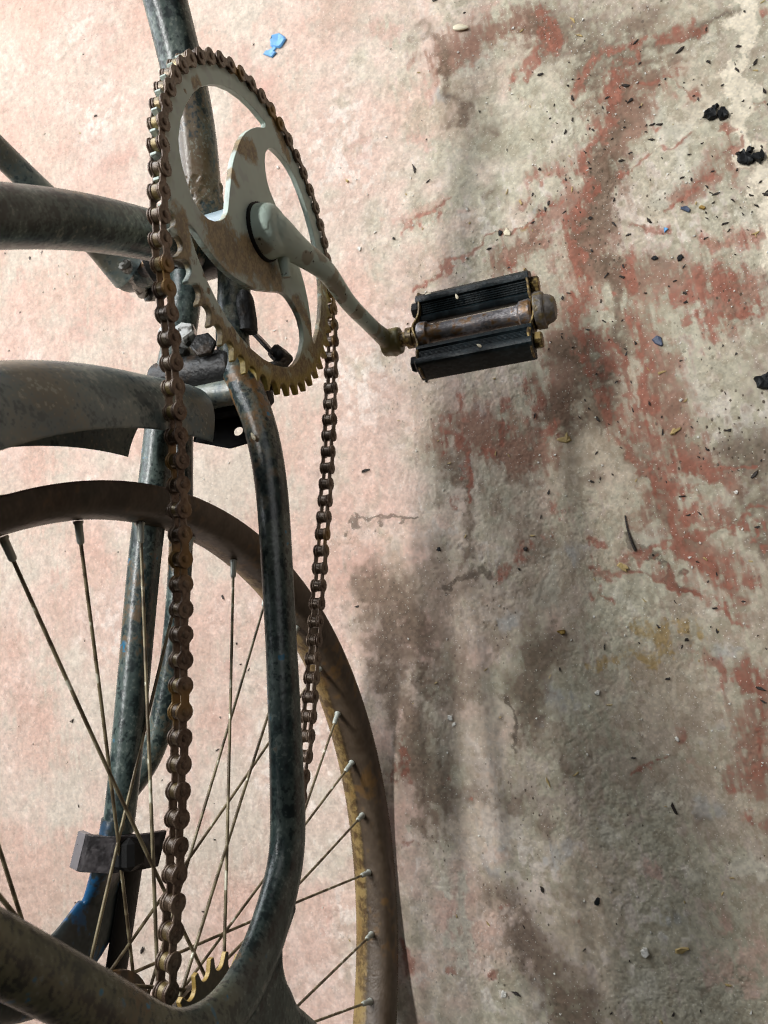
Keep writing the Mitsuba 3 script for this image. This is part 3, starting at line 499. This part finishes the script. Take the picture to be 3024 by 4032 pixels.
part(W_ + 'sprocket', cg, 'm_cog', 35, 'small yellowed sprocket with twenty teeth')

ROLL = 1.0
# chain: path through the pin centres, then links laid along it pin to pin
RC = .0127 / 2 / math.sin(math.pi / 20)
a_top, a_bot = math.radians(97), math.radians(-84)
n_eng = int(round((a_top - a_bot) / (2 * math.pi / N)))
k0 = math.floor((a_bot - TIP0) / (2 * math.pi / N)) + .5
eng = [TIP0 + (k0 + k) * 2 * math.pi / N for k in range(n_eng + 1)]
pins = [np.array([RP * math.cos(a), YC, BZ + RP * math.sin(a)]) for a in eng]
up = np.array([pins[-1], [-.0469, -.0408, .3575], [-.0978, -.0385, .3487], [-.1546, -.0358, .3405], [-.2109, -.0332, .3355], [-.2661, -.0306, .3336], [-.3143, -.0284, .3338], [-.3603, -.0263, .3356], [-.3954, -.0246, .3382], [-.4219, -.0234, .3415], [-.4480, -.0222, .3430]])
lo = np.array([[-.4500, -.0216, COG[2] - .0386], [-.3950, -.0243, .2270], [-.3309, -.0276, .1998], [-.2821, -.0299, .1890], [-.2444, -.0316, .1822], [-.1477, -.0361, .1640], [-.0677, -.0399, .1545], [-.0367, -.0413, .1528], pins[0]])
th_ = np.radians(np.linspace(78, 288, 40))
cogarc = np.c_[COG[0] + RC * np.cos(th_), np.full(40, COG[1]), COG[2] + RC * np.sin(th_)]
free = np.vstack([spline(up, 300)[:-1], cogarc[1:-1], spline(lo, 300)])
al = np.r_[0, np.cumsum(np.linalg.norm(np.diff(free, axis=0), axis=1))]
nf = int(round(al[-1] / .0127))
if (nf + n_eng) % 2: nf += 1
free_p = np.stack([np.interp(np.linspace(0, al[-1], nf + 1), al, free[:, i]) for i in range(3)], 1)
pins = pins + list(free_p[1:-1])
def eight(w, t, y):
    pitch = .0127; a = np.linspace(0, 2 * np.pi, 16, endpoint=False)
    s = unary_union([Polygon(np.c_[c + w * np.cos(a), w * np.sin(a)]) for c in (0, pitch)]).union(shapely.box(0, -w * .50, pitch, w * .50)).buffer(-.0012).buffer(.0012 * .99, quad_segs=2).buffer(.0006, quad_segs=2).buffer(-.0006, quad_segs=2)
    return plate(s.simplify(.0002), y - t / 2, y + t / 2, .00028, 1)
def pin(x, y0, y1, r, n=12, dome=.0003): return lathe([(y0, 0), (y0, r * .75), (y0 + dome, r), (y1 - dome, r), (y1, r * .75), (y1, 0)], (x, 0, 0), (0, 1, 0), n)
inner = cat(*[eight(.0045, .0011, y) for y in (-.0024, .0024)], *[pin(x, -.0018, .0018, .0038, 16) for x in (0, .0127)])
outer = cat(*[eight(.0049, .0011, y) for y in (-.0037, .0037)], *[pin(x, -.0051, .0051, .0019, 12) for x in (0, .0127)])
for m_ in (inner, outer):
    if m_.volume < 0: m_.invert()
pl_in, pl_out = mikit.ply(inner, 'm_chain', smooth=35), mikit.ply(outer, 'm_chain', smooth=35)
rollers = mikit.ply(cat(*[pin(x, -.0017, .0017, .00405, 18, .0002) for x in (0, .0127)]), 'm_roller', smooth=35)
for i in range(len(pins)):
    a, b = pins[i], pins[(i + 1) % len(pins)]
    x = nrm(b - a); y = nrm(np.array([0, 1, 0]) - x * x[1]); z = np.cross(x, y)
    t_ = (i - n_eng) / max(1, len(pins) - n_eng)
    roll = .34 * math.sin(math.pi * min(max(t_ / .44, 0), 1)) + .22 * math.sin(math.pi * min(max((t_ - .56) / .44, 0), 1)) * 0
    j = rng.normal(0, .045, 2) + np.array([ROLL * roll, 0])
    y = nrm(y + z * j[0]); z = np.cross(x, y)
    M = np.eye(4); M[:3, 0] = x * np.linalg.norm(b - a) / .0127; M[:3, 1] = y; M[:3, 2] = z; M[:3, 3] = a
    k = key('bicycle__chain__link')
    scene[k] = {**(pl_in if i % 2 else pl_out), 'to_world': T(M)}
    if i % 2: scene[key('bicycle__chain__roller_pair')] = {**rollers, 'to_world': T(M)}

# rear mudguard
def guard():
    us = np.linspace(-1, 1, 41); deg = np.linspace(0, 1, 120); out = []
    for off in (0, -.0011):
        g = []
        for v in deg:
            row = []
            for u in us:
                a = math.radians((-2.2 + 2.2 * abs(u) ** 2) * (1 - v) + 75 * v)
                h = math.cos(u * math.pi / 2)
                flare = .006 * math.exp(-((math.degrees(a) + 3) / 6) ** 2)
                r = .3215 + (.0355 + flare) * h ** .85 + off
                row.append([HUB[0] + r * math.cos(a), .0005 + (.0305 + off * .6) * math.sin(u * math.pi / 2) ** 1, HUB[2] + r * math.sin(a)])
            g.append(row)
        out.append(np.array(g))
    n, m = len(deg), len(us); V = np.vstack([out[0].reshape(-1, 3), out[1].reshape(-1, 3)]); F = []
    idx = lambda s, i, j: s * n * m + i * m + j
    for i in range(n - 1):
        for j in range(m - 1):
            F += [[idx(0, i, j), idx(0, i + 1, j), idx(0, i + 1, j + 1)], [idx(0, i, j), idx(0, i + 1, j + 1), idx(0, i, j + 1)],
                  [idx(1, i, j), idx(1, i + 1, j + 1), idx(1, i + 1, j)], [idx(1, i, j), idx(1, i, j + 1), idx(1, i + 1, j + 1)]]
    for j in range(m - 1):
        F += [[idx(0, 0, j), idx(0, 0, j + 1), idx(1, 0, j + 1)], [idx(0, 0, j), idx(1, 0, j + 1), idx(1, 0, j)]]
    for i in range(n - 1):
        for j in (0, m - 1): F += [[idx(0, i, j), idx(1, i, j), idx(1, i + 1, j)], [idx(0, i, j), idx(1, i + 1, j), idx(0, i + 1, j)]]
    mm = trimesh.Trimesh(V, F, process=False); trimesh.repair.fix_normals(mm); return mm
gm = guard()
part(B + 'mudguard', gm, 'm_guard', 50, 'dull blue-grey rear mudguard with chipped paint')
tab = Polygon([(-.020, -.012), (.006, -.018), (.030, -.012), (.034, 0), (.020, .008), (.010, .013), (-.016, .012)]).difference(ngon(.0034, 20, 0, (.012, .0)))
tm = plate(tab, -.0008, .0008, .0003, 1)
RT = np.array([[0.0, .55, -.84], [-1, 0, 0], [0, .84, .55]]).T
tm.vertices = tm.vertices[:, [0, 2, 1]] @ np.array([[-.25, -.95, -.15], [-.93, .20, .30], [.25, .22, .94]]) + np.array([-.122, -.004, .250])
part(B + 'mudguard__fixing_tab', tm, 'm_black', 30)

# stand: clamp under the bottom bracket, its bolt, and the folded legs
K = 'bicycle__kickstand__'
def cyl(c, y0, y1, r, mat, name, e=.003, ax=(0, 1, 0)):
    return part(name, noisy(lathe([(y0, 0), (y0, r - e), (y0 + e * .3, r - e * .3), (y0 + e, r), (y1 - e, r), (y1 - e * .3, r - e * .3), (y1, r - e), (y1, 0)], c, ax, 32), .0008, 160, 9), mat, 40)
cyl((-.0885, 0, .2665), -.028, .0335, .0122, 'm_dark', K + 'clamp_bar')
part(K + 'clamp_plate', noisy(box((-.0985, -.002, .2500), (.034, .052, .008), bevel=.003).subdivide().subdivide(), .0010, 150, 2), 'm_dark', 40)
part(K + 'bolt', cat(lathe([(-.040, 0), (-.040, .0042), (.0085, .0042), (.0100, .0028), (.0100, 0)], (-.0690, .0095, .282), (.25, 0, 1), 20), hexnut((-.0705, .0005, .2785), .0080, .0090, (.45, -.25, 1))), 'm_zinc', 30)
part(K + 'bolt', hexnut((-.0775, -.0125, .2790), .0082, .0040, (.2, -.3, 1)), 'm_dark', 30)
part(K + 'pivot_block', noisy(box((-.0935, -.001, .2280), (.030, .050, .036), bevel=.009).subdivide().subdivide(), .0010, 150, 5), 'm_dark', 40)
cyl((-.082, -.036, .222), 0, .058, .0095, 'm_dark', K + 'pivot_tube')
part(K + 'foot_lug', cat(noisy(box((-.0560, -.0190, .215), (.034, .0026, .030), Rotation.from_euler('zx', [38, 8], degrees=True).as_matrix(), .0009).subdivide().subdivide(), .0010, 260, 3), noisy(box((-.0665, -.0310, .216), (.012, .010, .016), Rotation.from_euler('z', 38, degrees=True).as_matrix(), .002).subdivide().subdivide(), .0014, 260, 4)), 'm_dark', 40)
part(K + 'spring_end', noisy(tube(spline(np.array([[-.043, -.0370, .270, .0030], [-.045, -.0368, .270, .0052], [-.055, -.0365, .268, .0058], [-.068, -.036, .266, .0056]]), 14)[:, :3], np.array([.0030, .0044, .0052, .0056] + [.0058] * 10), sides=20), .0006, 300, 6), 'm_dark', 40)
lg = np.array([[-.085, .030, .242], [-.1149, .0345, .240], [-.1830, .0368, .240], [-.2349, .0408, .2405], [-.2671, .0452, .2410], [-.3013, .0518, .2425], [-.3200, .0572, .244], [-.3381, .0675, .2465], [-.350, .0775, .249]])
part(K + 'leg', tube(spline(lg, 60), .0078, sides=28), 'm_paint')
# clip strap round the far stay with a bolt hole, and the flat bar hanging behind it
sx = .0200
def strap(pts):
    m = plate(shapely.LineString(pts).buffer(.0015, cap_style='flat', join_style='round').buffer(.0003).buffer(-.0003), 0, sx, .0005, 2)
    m.vertices = np.c_[-.3600 - m.vertices[:, 1] - .10 * (.0672 - m.vertices[:, 0]), m.vertices[:, 0] + .33 * m.vertices[:, 1], m.vertices[:, 2]]
    return m
part(B + 'stand_clip', strap([(.0590, .3015), (.0560, .3018), (.0410, .2965), (.0300, .2845), (.0255, .2760)]), 'm_clip', 35, 'dark steel strap clamped round the far chainstay')
part(B + 'stand_clip__lug', strap([(.0672, .2985), (.0592, .3014)]), 'm_lug', 35, 'bright flat lug of the strap with a bolt hole')
part(B + 'stand_clip__filler', box((-.373, .0475, .2905), (.018, .030, .014), bevel=.003), 'm_black', 30)
part(B + 'stand_clip__bolt_hole', lathe([(-.002, 0), (-.002, .0030), (.0007, .0030), (.0007, 0)], (-.3700, .0666, .3004), (0, .30, .954), 20), 'm_black', 30)
bar = tube(np.linspace([-.376, .0590, .262], [-.470, .0710, .2720], 20), .0035, .0105, 20, ref=(0, 1, .1))
part(B + 'stand_bar', bar, 'm_black', 40)

# ------------------------------------------------------------------ litter on the floor
def chip(r, h, n=9, seed=0, jag=.35, stretch=1.0, curl=0.0):
    g = np.random.default_rng(seed); a = np.sort(g.uniform(0, 2 * np.pi, n) * .35 + np.arange(n) * 2 * np.pi / n * .95)
    rr = r * (1 - jag * g.uniform(0, 1, n)); xy = np.c_[rr * np.cos(a) * stretch, rr * np.sin(a)]
    z = curl * (xy[:, 0] ** 2) / max(r, 1e-6)
    V = np.vstack([np.c_[xy, z], np.c_[xy * .82, z + h * g.uniform(.7, 1.2, n)], [[0, 0, h * .95]]]); k = np.arange(n); k2 = (k + 1) % n
    F = np.vstack([np.stack([k, k2, n + k2], 1), np.stack([k, n + k2, n + k], 1), np.stack([n + k, n + k2, k * 0 + 2 * n], 1), np.stack([k2, k, k * 0], 1)[1:-1]])
    return trimesh.Trimesh(V, F, process=False)
def put(m, x, y, rz, z=.0006, tx=0.0):
    m.apply_transform(trimesh.transformations.euler_matrix(tx, tx * .6, rz)); m.apply_translation([x, y, z - min(0, m.vertices[:, 2].min())]); return m
principled('m_coal', (.007, .008, .009), .6, .3)
principled('m_white_chip', (.72, .70, .64), .6, .3)
principled('m_husk', (.030, .024, .020), .6, .3)
principled('m_straw', (.46, .34, .15), .6, .3)
principled('m_cream', (.74, .66, .48), .5, .4)
principled('m_blueplastic', (.13, .36, .68), .4, .5)
principled('m_navy', (.05, .07, .12), .45, .5)
principled('m_ochre', (.30, .19, .05), .6, .3)
bl = cat(put(chip(.0105, .0016, 11, 3, .25, 1.15, .12), .3875, .0720, .9), put(chip(.0085, .0015, 9, 5, .3, 1.35, .1), .3755, .0835, 1.9), put(chip(.004, .0012, 7, 6, .2, 1.5), .3815, .0775, 2.3))
thing('plastic_scrap', bl, 'm_blueplastic', 'torn scrap of light blue plastic lying above the chainring', 'plastic scrap')
def seed_mesh(l, w, h):
    m = trimesh.creation.icosphere(2, 1.0); m.vertices *= [l / 2, w / 2, h / 2]; m.vertices[:, 1] *= 1 - .35 * (m.vertices[:, 0] / (l / 2)); m.vertices[:, 2] += h * .35; return m
thing('seed', put(seed_mesh(.017, .0062, .0035), .3240, -.1318, -1.95, .0006), 'm_cream', 'long cream sunflower-like seed near the top edge of the picture', 'seed', True)
for (x, y, r, s, lab) in ((.159, -.340, .0078, 11, 'upper of the two black charcoal lumps near the right edge'), (.112, -.361, .0086, 12, 'black charcoal lump beside the cream stripe, below another lump'), (-.081, -.350, .0088, 14, 'black charcoal lump cut by the right picture edge at mid height')):
    m = cat(put(chip(r, .0034, 13, s, .5), x, y, .4, .0003, .10), put(chip(r * .8, .0042, 11, s + 1, .5), x - .002, y - .009, 1.1, .0003, -.14), put(chip(r * .45, .003, 9, s + 2, .5), x + .005, y - .004, 2.1, .001, .25))
    m = m.subdivide().subdivide(); m.vertices = m.vertices + (meshkit.noise(m.vertices * 420)[:, None] - .5) * .0016 * np.array([1, 1, .7])
    thing('charcoal_lump', m, 'm_coal', lab, 'charcoal')
items = [
 ('flake', 'm_navy', (-.031, -.276), .0058, 1.3, 'dark blue-black flake on the floor right of the pedal', 'flake'),
 ('flake', 'm_coal', (.101, -.151), .0036, 1.5, 'small black flake beside a straw bit above the pedal', 'flake'),
 ('flake', 'm_navy', (.080, -.310), .0042, 1.7, 'slate blue flake beside a yellow bit near the cream stripe', 'flake'),
 ('flake', 'm_blueplastic', (.066, -.292), .0034, 1.1, 'pale blue crumb on the edge of the dark red paint patch', 'flake'),
 ('flake', 'm_coal', (.043, -.281), .0036, 1.2, 'black flake on the dark red paint patch, left of its neighbour', 'flake'),
 ('flake', 'm_coal', (.038, -.301), .0040, 1.3, 'black flake on the dark red paint patch, right of its neighbour', 'flake'),
 ('flake', 'm_husk', (-.196, -.147), .0030, 1.2, 'dark round flake on the brown dirt below the pedal, right one', 'flake'),
 ('flake', 'm_coal', (-.188, -.068), .0030, 1.5, 'black flake on the dirt patch just right of the hanging chain', 'flake'),
 ('flake', 'm_coal', (-.483, -.178), .0032, 1.5, 'lone black flake on the grey floor at lower right', 'flake'),
 ('stone_chip', 'm_white_chip', (-.320, -.195), .0034, 1.2, 'white stone chip on the grey floor below the ochre stain', 'stone chip'),
 ('stone_chip', 'm_white_chip', (-.518, -.211), .0052, 1.1, 'largest pale stone chip, beside a straw bit near the bottom', 'stone chip'),
 ('stone_chip', 'm_white_chip', (-.560, -.095), .0040, 1.3, 'white stone chip nearest the bottom edge right of the rim', 'stone chip'),
 ('stone_chip', 'm_white_chip', (-.338, -.067), .0032, 1.5, 'upper of two touching white chips right of the rim', 'stone chip'),
 ('stone_chip', 'm_white_chip', (-.344, -.070), .0026, 1.2, 'lower of two touching white chips right of the rim', 'stone chip'),
 ('stone_chip', 'm_white_chip', (.122, -.009), .0034, 1.2, 'white stone chip right of the chainring above the crank', 'stone chip'),
 ('straw_bit', 'm_straw', (-.104, -.190), .0042, 2.2, 'short split straw bit on the floor below the pedal', 'straw'),
 ('straw_bit', 'm_cream', (.099, -.157), .0036, 2.0, 'cream straw bit touching a small black flake', 'straw'),
 ('straw_bit', 'm_straw', (-.514, -.237), .0036, 2.4, 'golden straw bit right of the largest pale chip', 'straw'),
 ('straw_bit', 'm_straw', (-.219, -.226), .0040, 2.2, 'brown straw bit standing out below the red streaks', 'straw'),
 ('dung_crumb', 'm_ochre', (-.268, -.171), .0048, 1.1, 'crumbly ochre bit in the long narrow shadow', 'crumb'),
 ('straw_bit', 'm_straw', (-.111, -.279), .0042, 1.4, 'yellow straw bit beside the reddish brown patch on the right', 'straw'),
 ('dung_crumb', 'm_ochre', (.078, -.323), .0036, 1.2, 'yellow brown crumb next to the slate blue flake', 'crumb'),
]
for i, (nm, mat, (x, y), r, stt, lab, ca) in enumerate(items):
    r *= .82
    m = put(chip(r, r * .42, 8, 40 + i, .35, stt), x, y, rng.uniform(0, 6.28), .0003, rng.uniform(-.15, .15))
    if nm == 'straw_bit': m = cat(m, put(chip(r * .6, r * .3, 7, 90 + i, .3, 3.0), x + .001, y - .0015, rng.uniform(0, 6.28), .0008, .2))
    thing(nm, m, mat, lab, ca)
for (x0, y0, x1, y1, lab) in ((-.176, -.233, -.206, -.238, 'thin dark bent twig on the grey floor at right'), (-.004, -.079, -.029, -.068, 'dark dry stalk on the floor just below the pedal'), (.038, -.088 - .01, .026, -.080, 'short dark stalk end tucked under the pedal')):
    q = np.array([[x0, y0, .0012], [(x0 + x1) / 2 + .001, (y0 + y1) / 2 + .0015, .002], [x1, y1, .0010]])
    thing('twig', tube(spline(q, 12), np.linspace(.0006, .0012, 12), sides=7), 'm_husk', lab, 'twig', 40)
# rice husks that have come to rest on the bicycle itself
for (x, y, z, l, rz, lab) in ((.0030, -.129, .0975, .0050, .3, 'cream rice husk on the grooves of the upper pedal rubber'), (.0125, -.104, .0930, .0062, 1.5, 'white chip on the front edge of the upper pedal rubber'), (-.0455, -.146, .1075, .0048, .9, 'cream rice husk on the grooves of the lower pedal rubber'), (-.141, -.0470, .2825, .0056, .5, 'cream rice husk lying on the near chainstay')):
    thing('rice_husk', put(seed_mesh(l, .0022, .0012), x, y, rz, z), 'm_cream', lab, 'rice husk', True)
def scatter(name, mat, n, size, dens, lab, mk, seed):
    g = np.random.default_rng(seed); ms = []; c = 0
    while len(ms) < n and c < n * 60:
        c += 1; x, y = g.uniform(-.75, .65), g.uniform(-.60, .50)
        if g.uniform() > dens(x, y): continue
        ms.append(put(mk(g, size * math.exp(g.normal(0, .38))), x, y, g.uniform(0, 6.28), .0002, g.uniform(-.3, .3)))
    k = key(name); scene[k] = mikit.ply(cat(*ms), mat); labels[k] = {'label': lab, 'category': name.replace('_', ' '), 'kind': 'stuff'}
sig = lambda t: 1 / (1 + math.exp(-t))
clump = lambda x, y, s: float(meshkit.noise(np.array([x * 14, y * 14, s])))
dark_d = lambda x, y: (.03 + .97 * sig((-.235 - y) / .035) * (.14 + .86 * sig((x + .10) / .06))) * clump(x, y, 1) ** 2
pale_d = lambda x, y: (.08 + .92 * sig((-.14 - y) / .06)) * clump(x, y, 5)
scatter('dark_husks', 'm_husk', 1500, .0014, dark_d, 'small dark husks strewn over the right of the floor', lambda g, s: chip(s * .62, s * .4, 6, int(g.integers(1e9)), .25, g.uniform(1.4, 3.2)), 3)
scatter('white_grit', 'm_white_chip', 900, .0010, pale_d, 'fine white grit strewn over the floor', lambda g, s: chip(s * .8, s * .6, 6, int(g.integers(1e9)), .4, g.uniform(1, 1.6)), 4)
scatter('straw_dust', 'm_straw', 220, .0016, pale_d, 'scattered tiny bits of straw on the floor', lambda g, s: chip(s * .5, s * .3, 6, int(g.integers(1e9)), .2, g.uniform(2, 4.5)), 5)
